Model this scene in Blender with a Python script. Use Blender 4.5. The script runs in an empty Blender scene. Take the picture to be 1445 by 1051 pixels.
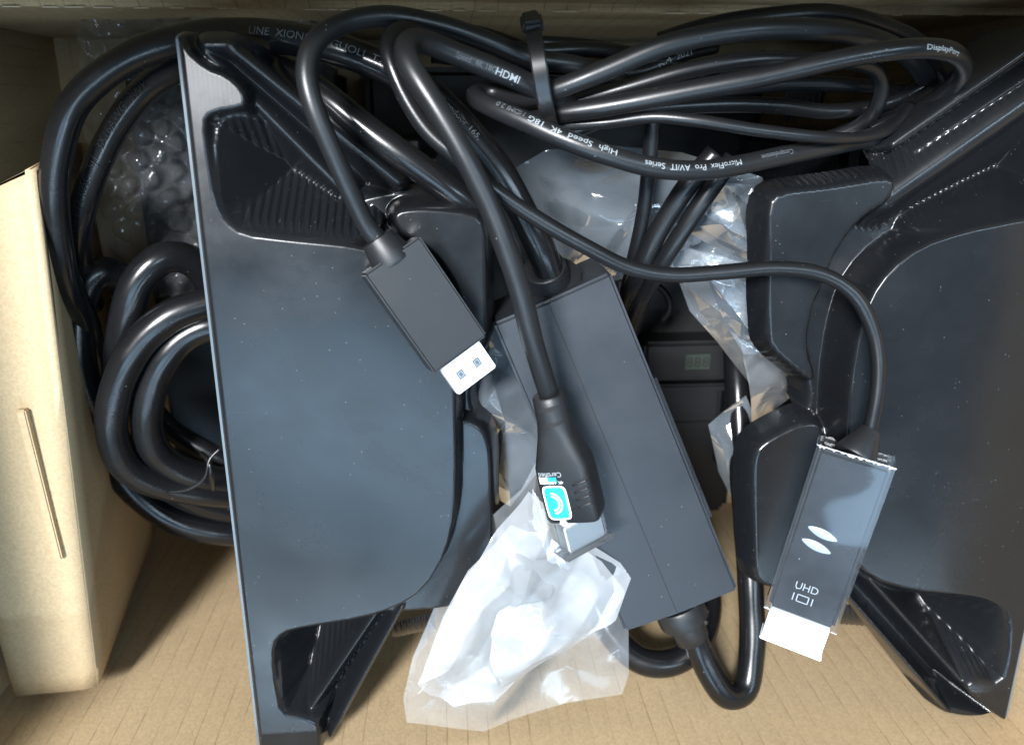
import bpy, bmesh, math, random
import numpy as np
from mathutils import Vector, Matrix

random.seed(7)
rng = np.random.default_rng(11)
scene = bpy.context.scene
C = scene.collection

# ------------------------------------------------------------------ camera
CAM_Z = 0.42                    # camera height above the bottom of the carton (metres)
FPX, CX, CY = 1150.0, 722.5, 525.5
NADIR = (625.0, 160.0)          # where straight down falls in the photograph
_d = np.array([(NADIR[0]-CX)/FPX, (NADIR[1]-CY)/FPX, 1.0]); _d /= np.linalg.norm(_d)
_z = -_d
_x = np.array([1.0, 0, 0]); _x -= _z*_x.dot(_z); _x /= np.linalg.norm(_x)
_y = np.cross(_z, _x)
RW = np.array([_x, _y, _z])     # photo-camera axes (right, down, forward) -> world

cam_d = bpy.data.cameras.new('camera')
cam = bpy.data.objects.new('camera', cam_d); C.objects.link(cam)
cam_d.sensor_width = 36.0
cam_d.lens = FPX/1445.0*36.0
cam_d.clip_start = 0.005; cam_d.clip_end = 20
M3 = np.column_stack([RW[:, 0], -RW[:, 1], -RW[:, 2]])
cam.matrix_world = Matrix([list(M3[0])+[0], list(M3[1])+[0], list(M3[2])+[CAM_Z], [0, 0, 0, 1]])
cam_d.dof.use_dof = True
cam_d.dof.focus_distance = 0.25
cam_d.dof.aperture_fstop = 14.0
scene.camera = cam
scene.render.resolution_x = 1024; scene.render.resolution_y = 744

# ------------------------------------------------------------------ light
world = bpy.data.worlds.new('World'); scene.world = world; world.use_nodes = True
bg = world.node_tree.nodes['Background']
bg.inputs['Color'].default_value = (0.52, 0.76, 1.0, 1); bg.inputs['Strength'].default_value = 0.26

def lamp(name, loc, target, sx, sy, power, col):
    l = bpy.data.lights.new(name, 'AREA'); l.shape = 'RECTANGLE'; l.size = sx; l.size_y = sy
    l.energy = power; l.color = col
    o = bpy.data.objects.new(name, l); C.objects.link(o); o.location = loc
    o.rotation_euler = (Vector(target)-Vector(loc)).to_track_quat('-Z', 'Y').to_euler()
    return o
lamp('ceiling_lamp', (-0.56, 0.46, 1.8), (0, -0.12, 0.15), 0.42, 0.2, 92, (0.95, 0.97, 1.0))
lamp('ceiling_lamp', (-0.20, -0.72, 1.8), (0, -0.1, 0.15), 0.9, 0.42, 7, (0.46, 0.73, 1.0))
lamp('ceiling_lamp', (0.0, -1.5, 2.0), (0, -0.1, 0.18), 3.2, 0.07, 20, (0.62, 0.82, 1.0))
lamp('ceiling_lamp', (0.95, 0.25, 2.0), (0.05, -0.1, 0.18), 0.12, 1.3, 13, (0.62, 0.82, 1.0))

vs = scene.view_settings
vs.view_transform = 'Standard'; vs.look = 'None'; vs.exposure = 0.15; vs.gamma = 1.0
vs.use_curve_mapping = False
scene.cycles.use_denoising = True
scene.cycles.transparent_max_bounces = 24
scene.cycles.max_bounces = 10

# ------------------------------------------------------------------ helpers
def P(px, py, h):
    """photo pixel + depth below the camera (mm) -> world point (m)"""
    v = RW @ np.array([(px-CX)/FPX, (py-CY)/FPX, 1.0])
    v = v*(h*0.001/-v[2])
    return np.array([v[0], v[1], v[2]+CAM_Z])
def V(px, py, h): return Vector(P(px, py, h))

def tag(o, label=None, cat=None, group=None, kind=None):
    if label: o['label'] = label
    if cat: o['category'] = cat
    if group: o['group'] = group
    if kind: o['kind'] = kind
    return o
def thing(name, label, cat, loc=(0, 0, 0), group=None):
    o = bpy.data.objects.new(name, None); C.objects.link(o); o.location = loc
    o.empty_display_size = 0.01
    return tag(o, label, cat, group)
def mesh_obj(name, verts, faces, m, parent=None, smooth=True):
    me = bpy.data.meshes.new(name)
    me.from_pydata([tuple(v) for v in verts], [], faces)
    return finish(name, me, m, parent, smooth)
def finish(name, me, m, parent=None, smooth=True):
    me.validate(); me.update()
    if smooth:
        me.polygons.foreach_set('use_smooth', [True]*len(me.polygons))
    me.materials.append(m)
    o = bpy.data.objects.new(name, me); C.objects.link(o)
    if parent is not None:
        o.parent = parent
        o.matrix_parent_inverse = Matrix.Translation(-parent.location)
    return o
def from_bm(name, bm, m, parent=None, smooth=False):
    me = bpy.data.meshes.new(name); bm.to_mesh(me); bm.free()
    return finish(name, me, m, parent, smooth)
def autosmooth(o, deg=35):
    me = o.data
    me.polygons.foreach_set('use_smooth', [True]*len(me.polygons))
    bm = bmesh.new(); bm.from_mesh(me)
    for e in bm.edges:
        if len(e.link_faces) == 2 and e.calc_face_angle(0) > math.radians(deg): e.smooth = False
    bm.to_mesh(me); bm.free()

def spline(pts, step=0.0013):
    pts = [np.array(p, float) for p in pts]
    Q = [2*pts[0]-pts[1]] + pts + [2*pts[-1]-pts[-2]]
    out = []
    for i in range(1, len(Q)-2):
        p0, p1, p2, p3 = Q[i-1:i+3]
        # centripetal Catmull-Rom
        t0 = 0; t1 = t0+max(np.linalg.norm(p1-p0), 1e-6)**.5
        t2 = t1+max(np.linalg.norm(p2-p1), 1e-6)**.5; t3 = t2+max(np.linalg.norm(p3-p2), 1e-6)**.5
        n = max(2, int(np.linalg.norm(p2-p1)/step))
        for t in np.linspace(t1, t2, n, endpoint=False):
            a1 = (t1-t)/(t1-t0)*p0+(t-t0)/(t1-t0)*p1
            a2 = (t2-t)/(t2-t1)*p1+(t-t1)/(t2-t1)*p2
            a3 = (t3-t)/(t3-t2)*p2+(t-t2)/(t3-t2)*p3
            b1 = (t2-t)/(t2-t0)*a1+(t-t0)/(t2-t0)*a2
            b2 = (t3-t)/(t3-t1)*a2+(t-t1)/(t3-t1)*a3
            out.append((t2-t)/(t2-t1)*b1+(t-t1)/(t2-t1)*b2)
    out.append(pts[-1])
    out = np.array(out)
    for _ in range(6):
        out[1:-1] = out[1:-1]*.5+(out[:-2]+out[2:])*.25
    return out
CAMP = np.array([0, 0, CAM_Z])
class Cable:
    """centre line through (px, py, depth-mm) points and a radius in mm"""
    def __init__(s, pts, r):
        s.c = spline([P(*p) for p in pts]); s.r = r*0.001
        d = np.gradient(s.c, axis=0); s.t = d/np.linalg.norm(d, axis=1)[:, None]
        up = CAMP-s.c; up /= np.linalg.norm(up, axis=1)[:, None]
        n = up-s.t*np.sum(up*s.t, axis=1)[:, None]; s.n = n/np.linalg.norm(n, axis=1)[:, None]
        s.b = np.cross(s.t, s.n)
        s.s = np.concatenate([[0], np.cumsum(np.linalg.norm(np.diff(s.c, axis=0), axis=1))])
    def build(s, name, m, parent, rmul=None, seg=20):
        k = len(s.c); V_ = []; F = []
        for i in range(k):
            r = s.r*(1+.012*math.sin(s.s[i]*310+k)+.01*math.sin(s.s[i]*97+2*k))
            for j in range(seg):
                a = 2*math.pi*j/seg
                V_.append(s.c[i]+r*(math.cos(a)*s.n[i]+math.sin(a)*s.b[i]))
        for i in range(k-1):
            for j in range(seg):
                j2 = (j+1) % seg
                F.append((i*seg+j, i*seg+j2, (i+1)*seg+j2, (i+1)*seg+j))
        F.append(tuple(range(seg-1, -1, -1))); F.append(tuple((k-1)*seg+j for j in range(seg)))
        s.obj = mesh_obj(name, V_, F, m, parent)
        return s.obj
    def near(s, px, py):
        """arc length of the point that projects closest to a pixel"""
        q = (s.c-CAMP) @ RW
        u = q[:, 0]/q[:, 2]*FPX+CX; v = q[:, 1]/q[:, 2]*FPX+CY
        return s.s[np.argmin((u-px)**2+(v-py)**2)]
    def at(s, L):
        f = lambda A: np.array([np.interp(L, s.s, A[:, k]) for k in range(3)])
        return f(s.c), f(s.t), f(s.n), f(s.b)

_tc = {}
def text_data(body, bold=False):
    cu = bpy.data.curves.new('t', 'FONT'); cu.body = body; cu.size = 1.0
    cu.resolution_u = 3; cu.offset = 0.012 if bold else 0.0
    o = bpy.data.objects.new('t', cu); C.objects.link(o)
    dg = bpy.context.evaluated_depsgraph_get(); dg.update()
    me = bpy.data.meshes.new_from_object(o.evaluated_get(dg))
    bpy.data.objects.remove(o); bpy.data.curves.remove(cu)
    bm = bmesh.new(); bm.from_mesh(me); bpy.data.meshes.remove(me)
    bmesh.ops.triangulate(bm, faces=bm.faces)
    for _ in range(2):
        es = [e for e in bm.edges if e.calc_length() > 0.18]
        if es: bmesh.ops.subdivide_edges(bm, edges=es, cuts=1)
        bmesh.ops.triangulate(bm, faces=bm.faces)
    vs_ = [v.co.copy() for v in bm.verts]; fs = [tuple(v.index for v in f.verts) for f in bm.faces]
    bm.free(); return vs_, fs
def cable_text(cab, body, p_from, p_to, m, parent, height=2.2, phi=0.0, bold=False, name='lettering', lift=0.04):
    """print that starts at pixel p_from and reads towards p_to; phi = degrees round the cable
    (positive = towards the letters' top)"""
    vs_, fs = text_data(body, bold)
    x0 = min(v.x for v in vs_); x1 = max(v.x for v in vs_)
    L0 = cab.near(*p_from); L1 = cab.near(*p_to); sg = 1 if L1 > L0 else -1
    out = []
    for v in vs_:
        L = L0+(L1-L0)*(v.x-x0)/(x1-x0)
        c, t, n, b = cab.at(L)
        up = -b*sg              # letters' up direction round the cable
        a = (v.y-0.35)*height*0.001/0.7/cab.r+math.radians(phi)
        out.append(c+(cab.r+lift*0.001)*(math.cos(a)*n+math.sin(a)*up))
    return mesh_obj(name, out, fs, m, cab.obj, smooth=False)
def flat_text(body, origin, ux, uy, size, m, parent, center=True, bold=False, name='lettering', sx=1.0):
    vs_, fs = text_data(body, bold)
    x0 = min(v.x for v in vs_); x1 = max(v.x for v in vs_)
    cx = (x0+x1)/2 if center else x0
    return mesh_obj(name, [origin+ux*((v.x-cx)*size*sx)+uy*((v.y-0.35)*size) for v in vs_], fs, m, parent, smooth=False)

# ------------------------------------------------------------------ materials
def mat(name):
    m = bpy.data.materials.new(name); m.use_nodes = True
    nt = m.node_tree; b = nt.nodes['Principled BSDF']
    return m, nt, b
def N(nt, t, **kw):
    n = nt.nodes.new(t)
    for k, v in kw.items():
        if k in n.inputs: n.inputs[k].default_value = v
        else: setattr(n, k, v)
    return n
def specks(nt, coord, scale, thr):
    """small light dust grains as a mask"""
    v = N(nt, 'ShaderNodeTexVoronoi', Scale=scale); nt.links.new(coord, v.inputs['Vector'])
    lt = N(nt, 'ShaderNodeMath', operation='LESS_THAN'); lt.inputs[1].default_value = 0.08
    nt.links.new(v.outputs['Distance'], lt.inputs[0])
    sep = N(nt, 'ShaderNodeSeparateColor'); nt.links.new(v.outputs['Color'], sep.inputs[0])
    gt = N(nt, 'ShaderNodeMath', operation='GREATER_THAN'); gt.inputs[1].default_value = thr
    nt.links.new(sep.outputs[0], gt.inputs[0])
    mu = N(nt, 'ShaderNodeMath', operation='MULTIPLY')
    nt.links.new(lt.outputs[0], mu.inputs[0]); nt.links.new(gt.outputs[0], mu.inputs[1])
    return mu.outputs[0]
def plastic(name, col, rough, bump=0.0, bscale=3000, dust=0.0, spec=0.5, lines=None, dscale=260, rvar=0.08, coat=0.0, scratch=0.0):
    m, nt, b = mat(name)
    b.inputs['Roughness'].default_value = rough
    b.inputs['Specular IOR Level'].default_value = spec
    b.inputs['Coat Weight'].default_value = coat; b.inputs['Coat Roughness'].default_value = 0.12
    tc = N(nt, 'ShaderNodeTexCoord'); co = tc.outputs['Object']
    nz = N(nt, 'ShaderNodeTexNoise', Scale=45.0, Detail=5.0, Roughness=.6); nt.links.new(co, nz.inputs['Vector'])
    mr = N(nt, 'ShaderNodeMapRange'); mr.inputs[1].default_value = .3; mr.inputs[2].default_value = .7
    mr.inputs[3].default_value = max(rough-rvar, .02); mr.inputs[4].default_value = rough+rvar
    nt.links.new(nz.outputs['Fac'], mr.inputs[0]); nt.links.new(mr.outputs[0], b.inputs['Roughness'])
    mix = N(nt, 'ShaderNodeMix', data_type='RGBA')
    mix.inputs[6].default_value = (*[c*0.85 for c in col], 1); mix.inputs[7].default_value = (*[min(1, c*1.2) for c in col], 1)
    nt.links.new(nz.outputs['Fac'], mix.inputs[0]); last = mix.outputs[2]
    if dust:
        sp = specks(nt, co, dscale, dust)
        m2 = N(nt, 'ShaderNodeMix', data_type='RGBA'); m2.inputs[7].default_value = (.30, .32, .33, 1)
        nt.links.new(sp, m2.inputs[0]); nt.links.new(last, m2.inputs[6]); last = m2.outputs[2]
    if scratch:
        for ang, sc in ((.5, 1.0), (-.9, 1.3)):
            mp = N(nt, 'ShaderNodeMapping'); mp.inputs['Rotation'].default_value = (0, 0, ang); mp.inputs['Scale'].default_value = (90*sc, 1500*sc, 90)
            nt.links.new(co, mp.inputs[0])
            ns = N(nt, 'ShaderNodeTexNoise', Scale=1.0, Detail=1.0); nt.links.new(mp.outputs[0], ns.inputs['Vector'])
            rr = N(nt, 'ShaderNodeMapRange'); rr.inputs[1].default_value = .74; rr.inputs[2].default_value = .80; rr.inputs[4].default_value = scratch
            nt.links.new(ns.outputs['Fac'], rr.inputs[0])
            m3 = N(nt, 'ShaderNodeMix', data_type='RGBA'); m3.inputs[7].default_value = (.16, .18, .20, 1)
            nt.links.new(rr.outputs[0], m3.inputs[0]); nt.links.new(last, m3.inputs[6]); last = m3.outputs[2]
        n5 = N(nt, 'ShaderNodeTexNoise', Scale=14.0, Detail=8.0, Roughness=.7, Distortion=1.5); nt.links.new(co, n5.inputs['Vector'])
        ad = N(nt, 'ShaderNodeMath', operation='MULTIPLY_ADD'); ad.inputs[1].default_value = .22; ad.inputs[2].default_value = -.09
        nt.links.new(n5.outputs['Fac'], ad.inputs[0])
        a2 = N(nt, 'ShaderNodeMath', operation='ADD'); nt.links.new(ad.outputs[0], a2.inputs[0]); nt.links.new(mr.outputs[0], a2.inputs[1])
        nt.links.new(a2.outputs[0], b.inputs['Roughness'])
    nt.links.new(last, b.inputs['Base Color'])
    prev = None
    if bump:
        n2 = N(nt, 'ShaderNodeTexNoise', Scale=float(bscale), Detail=2.0); nt.links.new(co, n2.inputs['Vector'])
        bp = N(nt, 'ShaderNodeBump', Strength=bump, Distance=0.0002); nt.links.new(n2.outputs['Fac'], bp.inputs['Height'])
        prev = bp
    if lines:
        w = N(nt, 'ShaderNodeTexWave', Scale=lines[0], Distortion=0.6, Detail=1.0); w.bands_direction = lines[2]
        nt.links.new(co, w.inputs['Vector'])
        bp = N(nt, 'ShaderNodeBump', Strength=lines[1], Distance=0.0002); nt.links.new(w.outputs['Fac'], bp.inputs['Height'])
        if prev: nt.links.new(prev.outputs[0], bp.inputs['Normal'])
        prev = bp
    if prev: nt.links.new(prev.outputs[0], b.inputs['Normal'])
    return m
def cardboard(name, axis, pitch=0.0076, line=0.5, col=(0.50, 0.37, 0.215)):
    """kraft liner; flute ridges show as faint broken lines across `axis`"""
    m, nt, b = mat(name)
    b.inputs['Roughness'].default_value = .85; b.inputs['Specular IOR Level'].default_value = .2
    tc = N(nt, 'ShaderNodeTexCoord'); co = tc.outputs['Object']
    n1 = N(nt, 'ShaderNodeTexNoise', Scale=30.0, Detail=6.0, Roughness=.65); nt.links.new(co, n1.inputs['Vector'])
    mp = N(nt, 'ShaderNodeMapping'); mp.inputs['Scale'].default_value = (1, 1, .8)
    nt.links.new(co, mp.inputs[0])
    n2 = N(nt, 'ShaderNodeTexNoise', Scale=900.0, Detail=3.0, Roughness=.7); nt.links.new(mp.outputs[0], n2.inputs['Vector'])
    mix = N(nt, 'ShaderNodeMix', data_type='RGBA')
    mix.inputs[6].default_value = (*[c*.87 for c in col], 1); mix.inputs[7].default_value = (*[c*1.1 for c in col], 1)
    nt.links.new(n1.outputs['Fac'], mix.inputs[0])
    mix2 = N(nt, 'ShaderNodeMix', data_type='RGBA', blend_type='MULTIPLY')
    r2 = N(nt, 'ShaderNodeMapRange'); r2.inputs[1].default_value = .3; r2.inputs[2].default_value = .7
    r2.inputs[3].default_value = .84; r2.inputs[4].default_value = 1.08
    nt.links.new(n2.outputs['Fac'], r2.inputs[0])
    mix2.inputs[0].default_value = 1; nt.links.new(mix.outputs[2], mix2.inputs[6]); nt.links.new(r2.outputs[0], mix2.inputs[7])
    last = mix2.outputs[2]; hgt = n2.outputs['Fac']
    if line:
        sp = N(nt, 'ShaderNodeSeparateXYZ'); nt.links.new(co, sp.inputs[0])
        wb = N(nt, 'ShaderNodeTexNoise', Scale=60.0, Detail=1.0); nt.links.new(co, wb.inputs['Vector'])
        ad = N(nt, 'ShaderNodeMath', operation='MULTIPLY_ADD'); ad.inputs[1].default_value = .0005
        nt.links.new(wb.outputs['Fac'], ad.inputs[0]); nt.links.new(sp.outputs[axis], ad.inputs[2])
        dv = N(nt, 'ShaderNodeMath', operation='DIVIDE'); dv.inputs[1].default_value = pitch; nt.links.new(ad.outputs[0], dv.inputs[0])
        fr = N(nt, 'ShaderNodeMath', operation='FRACT'); nt.links.new(dv.outputs[0], fr.inputs[0])
        ab = N(nt, 'ShaderNodeMath', operation='SUBTRACT'); ab.inputs[1].default_value = .5; nt.links.new(fr.outputs[0], ab.inputs[0])
        a2 = N(nt, 'ShaderNodeMath', operation='ABSOLUTE'); nt.links.new(ab.outputs[0], a2.inputs[0])
        ln = N(nt, 'ShaderNodeMapRange'); ln.inputs[1].default_value = .008; ln.inputs[2].default_value = .04
        ln.inputs[3].default_value = 1; ln.inputs[4].default_value = 0
        nt.links.new(a2.outputs[0], ln.inputs[0])
        brk = N(nt, 'ShaderNodeTexNoise', Scale=75.0, Detail=1.0); nt.links.new(co, brk.inputs['Vector'])
        br = N(nt, 'ShaderNodeMapRange'); br.inputs[1].default_value = .30; br.inputs[2].default_value = .62
        nt.links.new(brk.outputs['Fac'], br.inputs[0])
        mu = N(nt, 'ShaderNodeMath', operation='MULTIPLY'); nt.links.new(ln.outputs[0], mu.inputs[0]); nt.links.new(br.outputs[0], mu.inputs[1])
        m3 = N(nt, 'ShaderNodeMath', operation='MULTIPLY'); m3.inputs[1].default_value = line; nt.links.new(mu.outputs[0], m3.inputs[0])
        dk = N(nt, 'ShaderNodeMix', data_type='RGBA'); dk.inputs[7].default_value = (col[0]*.42, col[1]*.36, col[2]*.3, 1)
        nt.links.new(m3.outputs[0], dk.inputs[0]); nt.links.new(last, dk.inputs[6]); last = dk.outputs[2]
        bp0 = N(nt, 'ShaderNodeBump', Strength=.35, Distance=0.0004); nt.links.new(a2.outputs[0], bp0.inputs['Height'])
    nt.links.new(last, b.inputs['Base Color'])
    bp = N(nt, 'ShaderNodeBump', Strength=.25, Distance=0.0003); nt.links.new(hgt, bp.inputs['Height'])
    if line: nt.links.new(bp0.outputs[0], bp.inputs['Normal'])
    nt.links.new(bp.outputs[0], b.inputs['Normal'])
    return m
def film(name, haze, rough=.12, col=(.9, .95, 1.0), bump=.3, bscale=90, spec=.5):
    """thin clear polythene: see-through, milky where it faces away, glossy"""
    m, nt, b = mat(name)
    out = nt.nodes['Material Output']
    tc = N(nt, 'ShaderNodeTexCoord'); co = tc.outputs['Object']
    nz = N(nt, 'ShaderNodeTexNoise', Scale=float(bscale), Detail=2.0, Roughness=.5, Distortion=.8); nt.links.new(co, nz.inputs['Vector'])
    bp = N(nt, 'ShaderNodeBump', Strength=bump, Distance=0.002); nt.links.new(nz.outputs['Fac'], bp.inputs['Height'])
    b.inputs['Base Color'].default_value = (*col, 1); b.inputs['Roughness'].default_value = rough
    b.inputs['Specular IOR Level'].default_value = spec
    nt.links.new(bp.outputs[0], b.inputs['Normal'])
    tl = N(nt, 'ShaderNodeBsdfTranslucent'); tl.inputs[0].default_value = (*col, 1)
    dm = N(nt, 'ShaderNodeMixShader'); dm.inputs[0].default_value = .35
    nt.links.new(b.outputs[0], dm.inputs[1]); nt.links.new(tl.outputs[0], dm.inputs[2])
    gl = N(nt, 'ShaderNodeBsdfGlossy', Roughness=rough); nt.links.new(bp.outputs[0], gl.inputs['Normal'])
    tr = N(nt, 'ShaderNodeBsdfTransparent'); tr.inputs[0].default_value = (.96, .98, 1, 1)
    lw = N(nt, 'ShaderNodeFresnel', IOR=1.5); nt.links.new(bp.outputs[0], lw.inputs['Normal'])
    g1 = N(nt, 'ShaderNodeMixShader'); nt.links.new(lw.outputs[0], g1.inputs[0])
    nt.links.new(tr.outputs[0], g1.inputs[1]); nt.links.new(gl.outputs[0], g1.inputs[2])
    hz = N(nt, 'ShaderNodeMapRange'); hz.inputs[1].default_value = .3; hz.inputs[2].default_value = .75
    hz.inputs[3].default_value = haze*.85; hz.inputs[4].default_value = min(1, haze*1.2)
    nt.links.new(nz.outputs['Fac'], hz.inputs[0])
    fin = N(nt, 'ShaderNodeMixShader'); nt.links.new(hz.outputs[0], fin.inputs[0])
    nt.links.new(g1.outputs[0], fin.inputs[1]); nt.links.new(dm.outputs[0], fin.inputs[2])
    nt.links.new(fin.outputs[0], out.inputs[0])
    return m

M_tray = plastic('tray_plastic', (0.008, 0.009, 0.0105), .235, dust=.9, dscale=800, lines=(260.0, .010, 'X'), rvar=.05, scratch=.03)
M_cable = plastic('cable_jacket', (0.0065, 0.007, 0.008), .32, bump=.1, bscale=2600, dust=.95, dscale=700)
M_cable_m = plastic('cable_jacket_matt', (0.009, 0.0098, 0.011), .37, bump=.15, bscale=3500, dust=.95, dscale=700)
M_cord = plastic('power_cord_rubber', (0.006, 0.0063, 0.007), .24, bump=.04, bscale=1500, dust=.96, dscale=600)
M_plug = plastic('plug_plastic', (0.011, 0.012, 0.0135), .38, bump=.25, bscale=5200, dust=.96, dscale=700)
M_case = plastic('adapter_case', (0.020, 0.023, 0.028), .38, bump=.2, bscale=4200, dust=.96, dscale=600, scratch=.06)
M_dark = plastic('device_plastic', (0.004, 0.004, 0.0045), .5, bump=.2)
M_tie = plastic('nylon_tie', (0.008, 0.0085, 0.009), .3)
M_print = plastic('white_print', (.27, .30, .32), .6)
M_print_dim = plastic('worn_grey_print', (.09, .10, .11), .6)
M_emboss = plastic('embossed_letters', (0.012, 0.0125, 0.014), .3)
M_tag = plastic('rating_paper', (.22, .23, .24), .6)
M_whitecap = plastic('white_cap', (.80, .86, .84), .4, rvar=.04)
M_sticker = plastic('sticker_blue', (.02, .30, .50), .35)
M_sticker_w = plastic('sticker_white', (.80, .84, .86), .35)
M_green = plastic('label_green_shaded', (.014, .026, .017), .6)  # pale green label, with the gap's shadow put into its colour
M_holes = plastic('contact_blue', (.05, .08, .12), .4)
m_, nt_, b_ = mat('nickel_shell'); M_metal = m_
b_.inputs['Base Color'].default_value = (.86, .87, .86, 1); b_.inputs['Metallic'].default_value = .55; b_.inputs['Roughness'].default_value = .3
M_wall = cardboard('carton_liner', 'X', line=.68)
M_wall_y = cardboard('carton_liner_side', 'Y', line=.5)
M_ins = cardboard('insert_liner', 'X', line=0, col=(.49, .375, .228))
M_edge = plastic('cut_board_edge', (.55, .42, .25), .9)
M_bag = film('bag_film', .16, rough=.14, bump=.10)
M_bag2 = film('bag_film_milky', .30, rough=.10, bump=.05, bscale=60, col=(.93, .97, 1))
M_clear = film('clear_film', .17, rough=.08, bump=.10, bscale=60, col=(.75,.88,1))
M_wrapclear = film('shrink_film', .03, rough=.05, bump=.0, bscale=160)
M_bubble = film('bubble_film', .05, rough=.06, bump=.2, bscale=200)

# ------------------------------------------------------------------ carton
XL, XR, YF, YB, ZT = -0.178, 0.2065, -0.217, 0.033, 0.275
T = 0.005
def slab(name, a, b, m, parent, bevel=0.0):
    bm = bmesh.new()
    bmesh.ops.create_cube(bm, size=1)
    a = Vector(a); b = Vector(b)
    for v in bm.verts:
        v.co = Vector(((a.x+b.x)/2+v.co.x*(b.x-a.x), (a.y+b.y)/2+v.co.y*(b.y-a.y), (a.z+b.z)/2+v.co.z*(b.z-a.z)))
    if bevel: bmesh.ops.bevel(bm, geom=bm.edges[:], offset=bevel, segments=2, affect='EDGES')
    return from_bm(name, bm, m, parent)
box = thing('cardboard_box', 'open brown corrugated cardboard box holding the trays, cables and bags', 'box', (0, -0.09, 0))
slab('floor_panel', (XL, YF, -T), (XR, YB, 0), M_wall, box)
slab('front_wall', (XL-T, YF-T, -T), (XR+T, YF, .205), M_wall, box)
slab('left_wall', (XL-T, YF+.0002, -T), (XL, YB-.0002, ZT), M_wall_y, box)
slab('right_wall', (XR, YF+.0002, -T), (XR+T, YB-.0002, .235), M_wall_y, box)
# back wall with the pressed horizontal crease
zc = CAM_Z-0.290
prof = [(YB, -T), (YB, zc-.0022), (YB-.0009, zc-.0008), (YB+.0002, zc), (YB+.0012, zc+.0016), (YB+.0022, ZT), (YB+.0022+T, ZT), (YB+.001+T, -T)]
vs_ = []; nx = 60
for i in range(nx+1):
    x = XL-T+(XR-XL+2*T)*i/nx
    for (yy, zz) in prof:
        j = .0005*math.sin(x*70)+.0004*math.sin(x*211+1)
        vs_.append((x, yy, zz+(j if abs(zz-zc) < .004 else 0)))
n_ = len(prof)
fs_ = [(i*n_+k, i*n_+(k+1) % n_, (i+1)*n_+(k+1) % n_, (i+1)*n_+k) for i in range(nx) for k in range(n_)]
mesh_obj('back_wall', vs_, fs_, M_wall, box, smooth=False)
# scuffed paper fibre along the crease
bm = bmesh.new()
x = XL
while x < XR:
    w = random.uniform(.002, .009)
    if random.random() < .62:
        z0 = zc+.0005*math.sin(x*70)+.0004*math.sin(x*211+1)
        q = [bm.verts.new((x, YB-.0013, z0-random.uniform(.0002, .0006))), bm.verts.new((x+w, YB-.0013, z0-random.uniform(.0002, .0006))),
             bm.verts.new((x+w*.9, YB-.0010, z0+random.uniform(.0001, .0004))), bm.verts.new((x+w*.15, YB-.0010, z0+random.uniform(.0001, .0004)))]
        bm.faces.new(q)
    x += w+random.uniform(.0, .004)
M_fibre = plastic('torn_fibre', (.66, .56, .40), .9)
from_bm('crease_fibre', bm, M_fibre, box)['kind'] = 'stuff'
# torn paper at the right front corner
bm = bmesh.new()
for k in range(9):
    c = V(1432+random.uniform(-14, 18), 1035+random.uniform(-16, 22), 222)
    c.x = XR-random.uniform(.0, .002); r = random.uniform(.0006, .002)
    vv = [bm.verts.new(c+Vector((random.uniform(-.0012, .0004), random.uniform(-r, r), random.uniform(-r, r)))) for _ in range(4)]
    bm.faces.new(vv)
from_bm('torn_liner', bm, M_fibre, box)['kind'] = 'stuff'

# folded cardboard insert along the left wall
HI = 272
ins = thing('cardboard_insert', 'tan folded cardboard insert standing upright along the left box wall', 'cardboard insert', (-.155, -.1, 0))
tfr = V(135, 972, HI); tbr = V(45, 241, HI)
bfr = Vector(P(220, 745, 405)); bbr = Vector((-.168, tbr.y+.004, .012))
lx = XL+.004
tfl = Vector((V(20, 978, HI).x, tfr.y-.0012, tfr.z)); tbl = Vector((XL+.002, tbr.y-.020, tbr.z-.004))
# subdivided side face so it can bow a little
def patch(a, b, c, d, nu, nv, f=None):
    vs2 = []; fs2 = []
    for i in range(nu+1):
        for j in range(nv+1):
            u = i/nu; v = j/nv
            p = (a*(1-u)+b*u)*(1-v)+(d*(1-u)+c*u)*v
            if f: p = p+f(u, v)
            vs2.append(p)
    for i in range(nu):
        for j in range(nv):
            k = i*(nv+1)+j; fs2.append((k, k+nv+1, k+nv+2, k+1))
    return vs2, fs2
v2, f2 = patch(tfl, tfr, tbr, tbl, 6, 24, lambda u, v: Vector((0, 0, -.0015*(u**8)+.0006*math.sin(v*5))))
o = mesh_obj('top_panel', v2, f2, M_ins, ins)
o.modifiers.new('thickness', 'SOLIDIFY').thickness = .003
v2, f2 = patch(tfr+Vector((.0004, 0, -.0016)), bfr, bbr, tbr+Vector((.0004, 0, -.0016)), 10, 24, lambda u, v: Vector((.002*math.sin(u*3.1)*math.sin(v*3.1), 0, 0)))
o = mesh_obj('side_panel', v2, f2, M_ins, ins)
o.modifiers.new('thickness', 'SOLIDIFY').thickness = .003
v2, f2 = patch(tfl+Vector((0, .0006, -.003)), tfr+Vector((-.001, .0006, -.003)), bfr+Vector((-.003, .002, 0)), Vector((XL+.004, bfr.y+.002, bfr.z)), 4, 6)
mesh_obj('front_panel', v2, f2, M_ins, ins)
v2, f2 = patch(tbl+Vector((0, .0003, -.003)), tbr+Vector((-.002, .0003, -.003)), bbr+Vector((-.003, 0, 0)), Vector((XL+.004, bbr.y-.018, bbr.z)), 4, 6)
mesh_obj('back_panel', v2, f2, M_ins, ins)
# die-cut lock tab standing out of the folded edge
LOCK_TAB = (V(31, 577, HI-1), V(84, 787, HI-1))

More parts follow.
